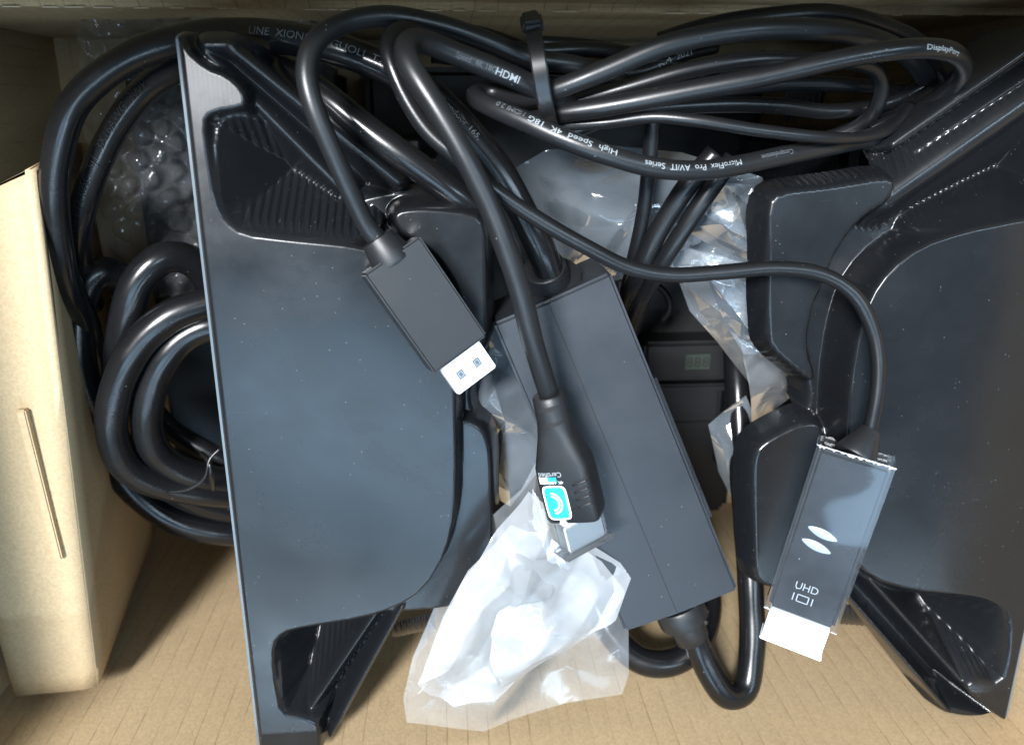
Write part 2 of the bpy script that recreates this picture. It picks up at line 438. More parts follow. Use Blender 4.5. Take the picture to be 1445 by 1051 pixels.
# ------------------------------------------------------------------ vacuum-formed trays
HT = 235.0
def pxpoly(pts, h=HT, smooth=2):
    q = [P(x, y, h)[:2] for x, y in pts]
    for _ in range(smooth):
        r = []
        for i in range(len(q)):
            a, b = q[i], q[(i+1) % len(q)]
            L = np.linalg.norm(b-a); c = min(.25, .0035/max(L, 1e-9))
            r += [a+(b-a)*c, b-(b-a)*c]
        q = r
    return np.array(q)
def sdf(poly, X, Y):
    d = np.full(X.shape, 1e9); s = np.ones(X.shape)
    n = len(poly)
    for i in range(n):
        a = poly[i]; b = poly[i-1]
        ex, ey = b-a; wx = X-a[0]; wy = Y-a[1]
        t = np.clip((wx*ex+wy*ey)/(ex*ex+ey*ey+1e-18), 0, 1)
        d = np.minimum(d, (wx-ex*t)**2+(wy-ey*t)**2)
        c1 = Y >= a[1]; c2 = Y < b[1]; c3 = ex*wy > ey*wx
        s = np.where((c1 & c2 & c3) | (~c1 & ~c2 & ~c3), -s, s)
    return s*np.sqrt(d)
def segd(a, b, X, Y):
    ex, ey = b-a; wx = X-a[0]; wy = Y-a[1]
    t = np.clip((wx*ex+wy*ey)/(ex*ex+ey*ey), 0, 1)
    return np.sqrt((wx-ex*t)**2+(wy-ey*t)**2), t
def drop(d, k, r):
    """height lost outside an outline: rounded shoulder then a wall of slope k"""
    R = r*1.0
    return np.where(d < -R, 0, np.where(d > R, k*d, k*(d+R)**2/(4*R)))
def smax(a, b, k=.0012):
    h = np.clip(.5+.5*(a-b)/k, 0, 1)
    return b*(1-h)+a*h+k*h*(1-h)

def rbox(name, a, b, m, parent, bev=.003, rotz=0):
    bm = bmesh.new(); bmesh.ops.create_cube(bm, size=1)
    a = Vector(a); b = Vector(b); c = (a+b)/2
    R = Matrix.Rotation(rotz, 3, 'Z')
    for v in bm.verts:
        v.co = c+R @ Vector((v.co.x*(b.x-a.x), v.co.y*(b.y-a.y), v.co.z*(b.z-a.z)))
    bmesh.ops.bevel(bm, geom=bm.edges[:], offset=bev, segments=3, affect='EDGES')
    o = from_bm(name, bm, m, parent); autosmooth(o); return o
def make_tray(name, label, side, x_edge, y0, y1, x_in, feats, res=.0004):
    nx = int(abs(x_in-x_edge)/res); ny = int((y1-y0)/res)
    xs = np.linspace(x_edge, x_in, nx); ys = np.linspace(y0, y1, ny)
    X, Y = np.meshgrid(xs, ys, indexing='ij')
    Z, OUT = feats(X, Y)
    de = np.abs(X-x_edge)
    Z = Z-.0016*np.clip(1-de/.0016, 0, 1)**2            # rolled lip at the trimmed edge
    # slight sag / waviness of the thin sheet
    Z = Z+.0002*np.sin(X*50+1)*np.sin(Y*30)+.00003*np.sin(X*190+Y*120)
    Zw = Z+CAM_Z-HT*.001
    lim = .0026
    gx, gy_ = np.gradient(OUT, res); gn = np.maximum(gx*gx+gy_*gy_, .2)
    zx, zy = np.gradient(Zw, res)
    ov = np.where((OUT > lim-1.5*res) & (OUT < lim+2.5*res), np.maximum(OUT-lim, 0), 0)
    ddx, ddy = -gx/gn*ov, -gy_/gn*ov*(1)
    sgx = 1 if x_in > x_edge else -1
    ddx = ddx*1.0
    Xm, Ym = X+ddx*sgx, Y+ddy
    Zm = Zw+(zx*ddx+zy*ddy)
    verts = np.stack([Xm, Ym, Zm], -1).reshape(-1, 3)
    idx = np.arange(nx*ny).reshape(nx, ny)
    f = np.stack([idx[:-1, :-1], idx[1:, :-1], idx[1:, 1:], idx[:-1, 1:]], -1).reshape(-1, 4)
    if side < 0: pass
    else: f = f[:, ::-1]
    zf = Zw.reshape(-1)[f].min(1)
    f = f[OUT.reshape(-1)[f].min(1) < .0026]
    used = np.unique(f); remap = -np.ones(nx*ny, int); remap[used] = np.arange(len(used))
    verts = verts[used]; f = remap[f]
    t = thing(name, label, 'packing tray', (float(x_edge), -.1, 0), 'black packing trays')
    o = mesh_obj('tray_shell', verts.tolist(), [tuple(int(i) for i in q) for q in f], M_tray, t)
    xa, xb = (x_edge+.010, x_edge+.066) if side < 0 else (x_edge-.066, x_edge-.006)
    rbox('light_blocker', (xa, y0+.034, .0005), (xb, y1-.030, CAM_Z-HT*.001-.045), M_tray, t, .006)  # added unseen box, stops light leaking in beneath the tray
    # trimmed edge: thin sheet thickness seen end-on
    ev = []; ef = []
    zz = Zw[0]
    for j in range(0, ny, 2):
        ev += [(x_edge+.0*side, ys[j], zz[j]+.0001), (x_edge+.0007*side, ys[j], zz[j]+.0002), (x_edge+.0007*side, ys[j], zz[j]-.0008)]
    for k in range(len(ev)//3-1):
        ef += [(3*k, 3*k+3, 3*k+4, 3*k+1), (3*k+1, 3*k+4, 3*k+5, 3*k+2)]
    mesh_obj('trimmed_edge', ev, ef, M_lip, t, smooth=False)
    return t
M_lip = plastic('tray_edge_highlight', (.10, .12, .135), .3)  # paler than the tray: highlight along the trimmed edge put into the colour

def ripple(X, lam=.0023): return np.sin(2*math.pi*X/lam)
def k_mask(poly, X, Y, lo, hi, w=.003):
    d = sdf(poly, X, Y); t = np.clip(.5-d/w, 0, 1)
    return hi+(lo-hi)*t

L_x = float(P(300, 550, HT)[0]); L_x = (P(240, 40, HT)[0]+P(370, 1051, HT)[0])/2
def left_feats(X, Y):
    plate = pxpoly([(180, 40), (248, 44), (264, 70), (292, 95), (322, 106), (343, 126), (348, 147), (341, 153), (299, 160), (289, 174),
                    (295, 226), (305, 287), (319, 312), (343, 330), (401, 337), (504, 347), (560, 362), (605, 398), (634, 460), (643, 540),
                    (645, 640), (643, 720), (630, 780), (600, 832), (560, 858), (510, 873), (430, 886), (400, 893), (386, 910), (386, 950),
                    (396, 1008), (430, 1013), (452, 1025), (450, 1140), (250, 1140)], smooth=1)
    pocket_u = pxpoly([(290, 165), (350, 150), (560, 320), (500, 350), (330, 335), (300, 290)])
    pocket_l = pxpoly([(382, 890), (560, 860), (460, 1030), (392, 1015)])
    d = sdf(plate, X, Y)
    rip = ripple(X)
    gy = np.clip(np.abs(np.gradient(d, axis=1))/.0004, 0, 1)**3
    du = d+np.where(sdf(pocket_u, X, Y) < .002, gy*.0005*rip*np.clip((d-.0015)/.003, 0, 1), 0)
    k = np.minimum(k_mask(pocket_u, X, Y, 1.5, 5.5), k_mask(pocket_l, X, Y, 2.2, 5.5))
    Z = -drop(du, k, .0008)
    # corner ribs (two ridges with a channel)
    def ridge(p, q, w, kk, z0, z1, rp=0, rr=.0012):
        dd, t = segd(P(*p, HT)[:2], P(*q, HT)[:2], X, Y)
        return z0+(z1-z0)*t-drop(dd-w+rp*rip*np.clip((dd-w-.001)/.004, 0, 1), kk, rr)
    kin = np.where(Y < np.interp(X, [-.07, 0.02], [-.012, -.062]), 1.5, 4.5)
    Z = smax(Z, ridge((322, 66), (560, 262), .0012, k_mask(pxpoly([(300, 60), (330, 60), (560, 250), (560, 330), (330, 170)]), X, Y, 2.6, 5), -.002, -.009, 0, .0013))
    Z = smax(Z, ridge((286, 74), (470, 266), .0008, 2.3, -.003, -.010, 0, .0013))
    Z = smax(Z, ridge((285, 62), (322, 62), .0010, 2.0, -.0025, -.002))
    Z = smax(Z, ridge((541, 862), (430, 1020), .0006, 2.6, -.006, -.003, .0004, .0013))
    Z = smax(Z, ridge((566, 876), (464, 1050), .0008, k_mask(pxpoly([(540, 860), (570, 870), (470, 1050), (430, 1030)]), X, Y, 3.0, 6), -.008, -.003, 0, .0013))
    # inner block, lower block, body
    blk = pxpoly([(590, 292), (688, 302), (691, 495), (649, 556), (655, 480), (646, 415), (612, 362), (560, 335), (548, 300)])
    Z = smax(Z, -.004-drop(sdf(blk, X, Y), 5, .0014))
    blk2 = pxpoly([(630, 600), (684, 612), (699, 650), (700, 850), (640, 884), (540, 892), (500, 880), (600, 830)])
    Z = smax(Z, -.010-drop(sdf(blk2, X, Y), 5, .0016))
    body = pxpoly([(480, 290), (560, 270), (680, 300), (680, 520), (665, 590), (690, 640), (690, 850), (560, 895), (440, 890), (400, 700), (420, 350)])
    Z = smax(Z, -.015-drop(sdf(body, X, Y), 5, .0016))
    out = np.minimum.reduce([d, sdf(blk, X, Y), sdf(blk2, X, Y), sdf(body, X, Y), sdf(pocket_u, X, Y), sdf(pocket_l, X, Y),
        sdf(pxpoly([(262, 55), (330, 55), (590, 260), (560, 340), (300, 110)]), X, Y), sdf(pxpoly([(540, 850), (578, 868), (478, 1060), (420, 1040)]), X, Y)])
    return Z, out
tray_l = make_tray('packing_tray', 'black vacuum formed plastic tray under the large rectangular plug, at left', -1,
          L_x, P(300, 1051, HT)[1]-.006, P(240, 40, HT)[1], .030, left_feats)

R_x = XR-.0018
def right_feats(X, Y):
    plate = pxpoly([(1195, 620), (1200, 540), (1212, 470), (1228, 420), (1256, 380), (1300, 346), (1360, 326), (1445, 309), (1520, 298), (1552, 270), (1560, 220), (1545, 120), (1600, 60), (1750, 60),
                    (1700, 500), (1560, 1030), (1425, 1022), (1372, 985), (1364, 970), (1376, 962), (1414, 966), (1424, 930), (1427, 880), (1418, 858), (1396, 846), (1370, 840), (1290, 833), (1230, 816), (1200, 786), (1190, 720)], smooth=1)
    pocket_u = pxpoly([(1290, 338), (1330, 250), (1600, 60), (1600, 290), (1445, 315), (1360, 330)])
    pocket_l = pxpoly([(1225, 815), (1400, 835), (1432, 870), (1420, 980), (1360, 975), (1245, 835)])
    d = sdf(plate, X, Y); rip = ripple(X)
    gy = np.clip(np.abs(np.gradient(d, axis=1))/.0004, 0, 1)**2
    dl = d+np.where(sdf(pocket_l, X, Y) < .002, gy*.0005*rip*np.clip((d-.0012)/.003, 0, 1), 0)
    k = np.minimum(k_mask(pocket_u, X, Y, 2.6, 5.5), k_mask(pocket_l, X, Y, 1.8, 5.5))
    Z = -drop(dl, k, .0008)
    def ridge(p, q, w, kk, z0, z1, rp=0, rr=.0012):
        dd, t = segd(P(*p, HT)[:2], P(*q, HT)[:2], X, Y)
        return z0+(z1-z0)*t-drop(dd-w+rp*rip*np.clip((dd-w-.001)/.004, 0, 1), kk, rr)
    Z = smax(Z, ridge((1280, 205), (1560, -5), .0014, k_mask(pxpoly([(1270, 205), (1560, -10), (1600, 60), (1330, 240)]), X, Y, 3.0, 6), -.007, .0, 0, .0013))
    Z = smax(Z, ridge((1319, 216), (1560, 42), .0006, 2.6, -.009, -.002, 0, .0018))
    Z = smax(Z, ridge((1268, 286), (1560, 72), .0022, 1.35, -.006, -.002, .00055, .002))
    Z = smax(Z, ridge((1238, 828), (1364, 968), .0006, 3.0, -.005, -.002, 0, .0013))
    Z = smax(Z, ridge((1214, 860), (1349, 1014), .0008, k_mask(pxpoly([(1220, 850), (1250, 820), (1370, 960), (1360, 1010)]), X, Y, 3.2, 6), -.008, -.003, 0, .0013))
    Z = smax(Z, ridge((1350, 1013), (1420, 1024), .0014, 3, -.004, -.002))
    blk = pxpoly([(1088, 272), (1180, 262), (1275, 246), (1268, 285), (1225, 308), (1192, 350), (1168, 405), (1152, 445), (1144, 490), (1162, 552), (1100, 505), (1087, 482)])
    Z = smax(Z, -.003-drop(sdf(blk, X, Y)+.00012*rip, 4, .0014))
    blk2 = pxpoly([(1074, 665), (1088, 640), (1160, 604), (1190, 620), (1196, 800), (1232, 850), (1215, 872), (1078, 850)])
    Z = smax(Z, -.010-drop(sdf(blk2, X, Y), 4, .0022))
    body = pxpoly([(1130, 300), (1210, 285), (1262, 250), (1318, 212), (1338, 262), (1318, 330), (1350, 350), (1410, 345), (1420, 700), (1400, 840), (1250, 850), (1100, 850), (1100, 680), (1172, 600), (1165, 540), (1140, 490)])
    Z = smax(Z, -.016-drop(sdf(body, X, Y), 4, .0022))
    out = np.minimum.reduce([d, sdf(blk, X, Y), sdf(blk2, X, Y), sdf(body, X, Y), sdf(pocket_u, X, Y), sdf(pocket_l, X, Y),
        sdf(pxpoly([(1260, 195), (1560, -20), (1620, 60), (1330, 300)]), X, Y), sdf(pxpoly([(1212, 850), (1250, 820), (1400, 980), (1425, 1030), (1345, 1022)]), X, Y)])
    return Z, out
tray_r = make_tray('packing_tray', 'black vacuum formed plastic tray under the film wrapped adapter, at right', 1,
          R_x, max(P(1425, 1034, HT)[1], YF+.0015), .024, .074, right_feats)

# ribbed lower walls that show beside the corner ribs
for t_, q in ((tray_l, [(462, 150, 258), (548, 214, 256), (556, 240, 268), (478, 232, 270)]), (tray_l, [(548, 884, 262), (612, 868, 262), (616, 890, 270), (556, 904, 270)]),
              (tray_r, [(1110, 110, 264), (1172, 108, 264), (1160, 158, 278), (1108, 172, 278)]), (tray_r, [(1180, 852, 258), (1232, 862, 258), (1236, 888, 266), (1186, 884, 266)])):
    a, b, c, d_ = [V(*p) for p in q]; w_ = (b-a).length; ncol = int(w_/.0003)
    v2, f2 = patch(a, b, c, d_, ncol, 6, lambda u, v, w_=w_: Vector((0, .0006*math.sin(u*w_/.0022*6.283), .0006*math.sin(u*w_/.0022*6.283)-.002*(2*v-1)**2)))
    mesh_obj('ribbed_wall', v2, f2, M_tray, t_)

# ------------------------------------------------------------------ bubble wrap under the left tray
bw = thing('bubble_wrap', 'crumpled clear bubble wrap sheet between the cord loops and left tray', 'bubble wrap', tuple(V(220, 280, 330)))
vs2 = []; fs2 = []; nu, nv = 170, 190
ox, oy = V(120, 150, 335).x, V(220, 420, 335).y
for i in range(nu+1):
    for j in range(nv+1):
        x = ox+i*.00055; y = oy+j*.00055
        wx = x+.0022*math.sin(y*160+2); wy = y+.002*math.sin(x*190)
        row = round(wy/.0085); cx_ = (round(wx/.0098-(.5 if row % 2 else 0))+(.5 if row % 2 else 0))*.0098
        r = math.hypot(wx-cx_, wy-row*.0085)
        b = .0032*math.sqrt(max(0, 1-(r/.0043)**2))
        z = CAM_Z-.335+b+.006*math.sin(x*70+1)*math.sin(y*55)+.0012*math.sin(x*330+y*150)*math.sin(y*420)
        vs2.append((x, y, z))
for i in range(nu):
    for j in range(nv):
        k = i*(nv+1)+j; fs2.append((k, k+nv+1, k+nv+2, k+1))
mesh_obj('bubble_sheet', vs2, fs2, M_bubble, bw)
# dark device beneath, its body spread under the coil to keep that gap dark
dev = thing('wrapped_device', 'dark flat device lying under the bubble wrap at upper left', 'device', (-.08, -.05, .0))
rbox('device_body', (-.128, -.165, .001), (-.045, .020, .062), M_dark, dev, .004)
rbox('device_lid', (-.125, -.162, .0622), (-.048, .017, .066), M_dark, dev, .0015)

# ------------------------------------------------------------------ cables
F_IN = [(135, 520, 326), (122, 455, 306), (95, 397, 290), (81, 325, 281), (78, 240, 275), (105, 147, 271), (178, 84, 267), (250, 58, 264), (330, 49, 258), (400, 54, 252), (470, 68, 248),
        (540, 94, 246), (600, 128, 245), (650, 176, 244), (698, 232, 243), (738, 300, 243), (765, 355, 244), (778, 392, 247)]
G_ARC = [(130, 430, 318), (113, 380, 304), (111, 325, 294), (126, 262, 288), (160, 187, 283), (206, 126, 278), (255, 96, 273), (330, 84, 264), (400, 100, 257), (452, 132, 251),
         (530, 193, 247), (600, 243, 246), (662, 291, 248), (706, 335, 256), (728, 385, 272)]
A_ = [(541, 348, 227), (517, 318, 226), (492, 265, 223), (466, 207, 221), (442, 150, 220), (431, 100, 221), (443, 60, 224), (484, 33, 229), (545, 23, 233),
      (620, 36, 236), (690, 60, 239), (745, 82, 240), (820, 94, 243), (880, 118, 250)]
B_ = [(776, 560, 220), (765, 525, 217), (750, 475, 214), (734, 410, 212), (712, 345, 211), (688, 285, 211), (655, 220, 211), (617, 155, 212), (583, 102, 214),
      (570, 74, 217), (578, 57, 222), (603, 60, 226), (640, 75, 229), (685, 93, 231), (735, 114, 233), (790, 142, 238), (840, 160, 246)]
D_ = [(1218, 640, 219), (1230, 595, 219), (1239, 540, 220), (1235, 478, 222), (1208, 418, 224), (1164, 388, 225), (1100, 378, 225), (1020, 384, 225), (945, 388, 225),
      (885, 377, 224), (825, 347, 222), (760, 310, 221), (700, 270, 220), (648, 224, 220), (607, 190, 221), (573, 140, 222), (552, 92, 223), (546, 64, 225), (557, 44, 229), (592, 40, 235),
      (660, 58, 242), (745, 72, 246), (830, 70, 250), (900, 78, 256)]
Q_ = [(1300, 135, 262), (1285, 165, 256), (1240, 190, 249), (1180, 205, 241), (1100, 221, 234), (1000, 240, 227), (930, 238, 224), (860, 220, 223), (790, 194, 225), (735, 169, 229),
      (693, 151, 234), (671, 139, 240), (672, 131, 245), (695, 129, 246), (740, 139, 239), (768, 132, 234), (808, 118, 231), (862, 96, 229), (940, 64, 226), (1050, 43, 225), (1150, 42, 228), (1228, 54, 234), (1280, 78, 243), (1306, 110, 253)]
N_ = [(740, 166, 246), (775, 162, 238), (860, 150, 232), (960, 131, 228), (1080, 108, 225), (1180, 85, 223), (1260, 71, 222), (1320, 69, 224), (1352, 80, 230), (1356, 108, 239), (1305, 152, 250), (1250, 176, 256), (1180, 196, 260), (1110, 220, 262)]
O_ = [(735, 150, 250), (775, 150, 243), (870, 128, 238), (980, 97, 234), (1070, 84, 233), (1140, 86, 236), (1210, 88, 240), (1240, 103, 244), (1243, 138, 248), (1224, 170, 252), (1190, 188, 256), (1130, 205, 262)]
P_ = [(740, 182, 250), (770, 178, 243), (860, 173, 237), (920, 165, 233), (980, 170, 230), (1070, 184, 229), (1160, 194, 231), (1220, 194, 238), (1262, 178, 246), (1285, 150, 252)]
J_ = [(922, 165, 248), (918, 210, 252), (908, 300, 260), (893, 370, 268), (880, 430, 284), (868, 490, 305)]
K_ = [(1010, 215, 252), (968, 265, 254), (927, 330, 259), (902, 385, 265), (884, 430, 282), (872, 480, 302)]
L_ = [(1035, 222, 250), (990, 285, 252), (948, 350, 257), (920, 395, 264), (896, 450, 282), (880, 505, 305)]
R_ = [(930, 60, 250), (1000, 38, 247), (1090, 24, 243), (1170, 20, 243), (1240, 36, 248), (1300, 66, 256), (1320, 110, 262)]
S_ = [(610, 78, 252), (690, 90, 250), (740, 95, 249), (800, 98, 249), (850, 105, 252), (910, 100, 256), (960, 78, 257), (1010, 66, 260)]
T_ = [(640, 40, 246), (690, 50, 246), (745, 70, 247), (800, 88, 250), (850, 100, 256)]
H_ = [(968, 872, 262), (984, 910, 260), (1003, 952, 256), (1026, 983, 253), (1050, 975, 256), (1061, 920, 262), (1060, 840, 270), (1053, 740, 280), (1046, 640, 290), (1040, 540, 300), (1036, 470, 312)]
I_ = [(800, 760, 300), (838, 845, 285), (868, 900, 277), (905, 932, 272), (950, 934, 271), (985, 908, 274), (1000, 860, 285), (990, 790, 300)]

# coil of power cord in the left gap
coil = thing('coiled_power_cord', 'thick black power cord coiled beside the insert, held by a twist tie', 'power cord', tuple(V(220, 560, 330)))
G_c = Cable(G_ARC, 4.3); G_c.build('cord', M_cord, coil)
cable_text(G_c, '300V  3X16AWG  SJT  105C  FT2  VW-1', (236, 104), (112, 330), M_emboss, coil, 2.4, 14, name='embossed_lettering', lift=.09) if False else None
cable_text(G_c, 'VW-1 FT2 105C  SJT  3X16AWG  300V  105', (110, 335), (243, 99), M_emboss, coil, 2.6, 22, name='embossed_lettering', lift=.28)
loops = [
    [(188, 475, 328), (184, 425, 320), (166, 388, 312), (138, 384, 307), (117, 415, 305), (110, 465, 306), (118, 530, 310), (142, 590, 316), (190, 650, 324), (270, 705, 332), (345, 725, 340)],
    [(322, 490, 324), (306, 420, 315), (274, 370, 306), (234, 362, 300), (197, 393, 297), (179, 445, 298), (168, 500, 303), (165, 565, 312)],
    [(345, 412, 300), (300, 425, 296), (240, 446, 292), (192, 490, 290), (164, 550, 290), (158, 612, 292), (180, 660, 297), (230, 684, 304), (300, 695, 312), (360, 700, 320)],
    [(345, 458, 302), (300, 458, 299), (256, 478, 297), (223, 522, 296), (207, 580, 297), (215, 630, 301), (248, 660, 306), (300, 676, 312), (350, 680, 320)],
    [(205, 560, 330), (240, 605, 324), (290, 635, 322), (345, 665, 324)],
    [(90, 470, 322), (102, 520, 324), (122, 580, 327), (150, 640, 330), (196, 700, 332), (255, 738, 334), (330, 752, 338), (380, 745, 344)],
]
for lp in loops:
    Cable(lp, 5.8 if lp is not loops[4] else 4.2).build('cord_loop', M_cord, coil)
tw = Cable([(236, 694, 288), (262, 692, 287), (284, 680, 287), (294, 665, 287), (292, 650, 288), (300, 642, 289), (312, 632, 290)], .55)
tw.build('twist_tie', M_tie, coil)
Cable([(285, 640, 296), (296, 652, 288), (298, 668, 288), (300, 690, 296)], 1.0).build('twist_tie', M_tie, coil)

# power adapter block with its two cords
HB = 242
adp = thing('power_adapter', 'long black power adapter block with cords at both ends, between the trays', 'power adapter', tuple(V(870, 640, 270)))
def up_frame(a, b, roll=0):
    """axes from pixel point a to pixel point b: along, across, up"""
    u = (b-a).normalized(); w = Vector((0, 0, 1)); s_ = u.cross(w).normalized(); w = s_.cross(u).normalized()
    R = Matrix.Rotation(math.radians(roll), 3, u)
    return u, R @ s_, R @ w
tl, tr_, br, bl = V(696, 457, HB), V(862, 384, HB), V(1043, 833, HB), V(882, 893, HB)
bm = bmesh.new()
dn = Vector((0, 0, -.030))
cen = (tl+tr_+br+bl)/4
s0, s1 = tl.lerp(tr_, .46), bl.lerp(br, .46)
top = [tl, s0+Vector((0, 0, .0010)), tr_, br, s1+Vector((0, 0, .0010)), bl]
vt = [bm.verts.new(p) for p in top]
vb = [bm.verts.new(Vector((p.x, p.y, cen.z))+dn+(p-cen)*Vector((1, 1, 0)).length*0.0) for p in top]
bm.faces.new((vt[0], vt[1], vt[4], vt[5])); bm.faces.new((vt[1], vt[2], vt[3], vt[4]))
for i in range(6):
    j = (i+1) % 6; bm.faces.new((vt[i], vb[i], vb[j], vt[j]))
bm.faces.new(vb)
bmesh.ops.recalc_face_normals(bm, faces=bm.faces)
es = [e for e in bm.edges if not ({e.verts[0], e.verts[1]} == {vt[1], vt[4]})]
bmesh.ops.bevel(bm, geom=es, offset=.0011, segments=3, affect='EDGES')
case = from_bm('case', bm, M_case, adp); autosmooth(case, 28)
ul = (s1-s0).normalized(); ua = ul.cross(Vector((0, 0, 1))).normalized()
def strip(name, a, b, w, m, parent, lift=.0003, th=.0006):
    u = (b-a).normalized(); s_ = u.cross(Vector((0, 0, 1))).normalized()*w/2
    z = Vector((0, 0, lift)); q = [a-s_, a+s_, b+s_, b-s_]
    vs2 = [p+z for p in q]+[p+z-Vector((0, 0, th)) for p in q]
    return mesh_obj(name, vs2, [(0, 1, 2, 3), (0, 4, 5, 1), (1, 5, 6, 2), (2, 6, 7, 3), (3, 7, 4, 0)], m, parent, smooth=False)
M_seam = plastic('seam_shadow_gap', (.006, .006, .007), .7)
strip('seam', s0+ul*.001+Vector((0, 0, .00102)), s1-ul*.001+Vector((0, 0, .00102)), .00030, M_seam, case, .00002, .0004)
ra, rb = tr_.lerp(br, .30)+Vector((.0009, 0, -.0028)), tr_.lerp(br, .74)+Vector((.0009, 0, -.0028))
strip('side_slot', ra-ua*.0016*0+Vector((-.0004,0,.0026)), rb+Vector((-.0004,0,.0026)), .0010, M_tie, case, .0006, .003)
E_c = Cable(F_IN, 4.5)
E_c.build('input_cord', M_cord, adp)
cable_text(E_c, 'LINE  XIONKIN  GUOLI  TX', (366, 50), (545, 92), M_print_dim, adp, 2.0, 16, lift=.12)
cable_text(E_c, '70.81.Standoor 165,', (600, 122), (676, 196), M_print_dim, adp, 1.5, 18, lift=.05)
H_c = Cable(H_, 5.0); H_c.build('output_cord', M_cord, adp)
def grommet(p, q, r0, r1, name, parent, m, lips=True, n=36, sq=1.0):
    u, s_, w = up_frame(p, q)
    L = (q-p).length
    pr = [(0, r1*.7), (0, r1), (.04*L, r1*1.04), (.42*L, r1*1.04), (.47*L, r1), (.50*L, r0*1.28), (.96*L, r0*1.16), (L, r0*1.05), (L, r0*.6)] if lips else \
         [(0, r1*.7), (0, r1), (.1*L, r1*1.03), (.9*L, r0*1.05), (L, r0), (L, r0*.6)]
    vs2 = []; fs2 = []
    for (a, r) in pr:
        for j in range(n):
            t = 2*math.pi*j/n; c, s = math.cos(t), math.sin(t)
            vs2.append(p+u*a+s_*(r*c*sq)+w*(r*s))
    for i in range(len(pr)-1):
        for j in range(n):
            fs2.append((i*n+j, i*n+(j+1) % n, (i+1)*n+(j+1) % n, (i+1)*n+j))
    o = mesh_obj(name, vs2, fs2, m, parent); autosmooth(o, 40); return o
grommet(V(778, 414, 254), V(767, 376, 247), .0058, .0104, 'cord_grommet', adp, M_plug)
grommet(V(955, 850, 262), V(978, 902, 260), .0055, .0092, 'cord_grommet', adp, M_plug)

# the big rectangular plug and its cable
def prism(name, p, q, w, th, m, parent, roll=0, bev=.0008, w2=None, seg=3):
    """bevelled block from p to q (end centres), width w, thickness th"""
    u, s_, n_ = up_frame(p, q, roll)
    bm = bmesh.new(); w2 = w2 or w
    vv = []
    for (c, ww) in ((p, w), (q, w2)):
        for sx, sy in ((-1, -1), (1, -1), (1, 1), (-1, 1)):
            vv.append(bm.verts.new(c+s_*(sx*ww/2)+n_*(sy*th/2)))
    for f in ((3, 2, 1, 0), (4, 5, 6, 7), (0, 1, 5, 4), (1, 2, 6, 5), (2, 3, 7, 6), (3, 0, 4, 7)):
        bm.faces.new([vv[i] for i in f])
    bmesh.ops.recalc_face_normals(bm, faces=bm.faces)
    if bev: bmesh.ops.bevel(bm, geom=bm.edges[:], offset=bev, segments=seg, affect='EDGES')
    o = from_bm(name, bm, m, parent); autosmooth(o, 30)
    return o, (u, s_, n_)
prism('lock_tab', LOCK_TAB[0], LOCK_TAB[1], .0032, .0030, M_ins, ins, bev=.0005)
hd = thing('video_cable', 'black cable ending in a big rectangular plug with bare silver tip on left tray', 'cable', tuple(V(600, 430, 235)))
A_c = Cable(A_, 2.7); A_c.build('cord', M_cable_m, hd)
O_c = Cable(O_, 2.3); O_c.build('cord', M_cable, hd)
pa, pb = V(549, 360, 227), V(645, 498, 226)
o, (u1, s1_, n1) = prism('plug_body', pa, pb, .0186, .0108, M_plug, hd, roll=-16, bev=.0007)
grommet(V(556, 370, 227), V(532, 336, 227), .0046, .0062, 'strain_relief', hd, M_plug, lips=False)
qa = pb; qb = pb+u1*.0098
hsh, _ = prism('plug_shell', qa-u1*.001, qb, .0138, .0046, M_metal, hd, roll=-16, bev=.0004)
for k in (-1, 1):
    c = qa+u1*.0052+s1_*(k*.0029)+n1*.00238
    for rr_, mm, zz in ((.00110, M_holes, 0), (.00076, M_tag, .00004)):
        cc = c+n1*zz
        mesh_obj('spring_window', [cc-u1*rr_*1.15-s1_*rr_, cc+u1*rr_*1.15-s1_*rr_, cc+u1*rr_*1.15+s1_*rr_, cc-u1*rr_*1.15+s1_*rr_], [(0, 1, 2, 3)], mm, hsh, smooth=False)
    c = c+n1*.00008; r = .00046
    mesh_obj('latch_hole', [c-u1*r*1.3-s1_*r, c+u1*r*1.3-s1_*r, c+u1*r*1.3+s1_*r, c-u1*r*1.3+s1_*r], [(0, 1, 2, 3)], M_holes, hsh, smooth=False)

# moulded plug with the blue sticker and its long cable
mc = thing('labelled_video_cable', 'black cable with moulded plug carrying a blue and white sticker, over the adapter', 'cable', tuple(V(800, 640, 225)))
B_c = Cable(B_, 3.0); B_c.build('cord', M_cable_m, mc)
Q_c = Cable(Q_, 2.75); Q_c.build('cord', M_cable_m, mc)
cable_text(B_c, 'Speed  4K 18G', (640, 76), (697, 97), M_print_dim, mc, 1.5, 0)
cable_text(B_c, 'HDMI', (699, 100), (726, 110), M_print, mc, 1.9, -2, bold=True)
cable_text(Q_c, 'Comprehensive', (1112, 219), (1066, 227), M_print_dim, mc, 1.5, -16)
cable_text(Q_c, 'MicroFlex  Pro  AV/IT  Series', (1036, 233), (906, 237), M_print, mc, 1.6, -16)
cable_text(Q_c, 'High  Speed  4K  18G', (869, 222), (749, 176), M_print, mc, 1.6, -28)
cable_text(Q_c, 'HDMI 2.0', (742, 172), (702, 155), M_print_dim, mc, 1.5, -34)
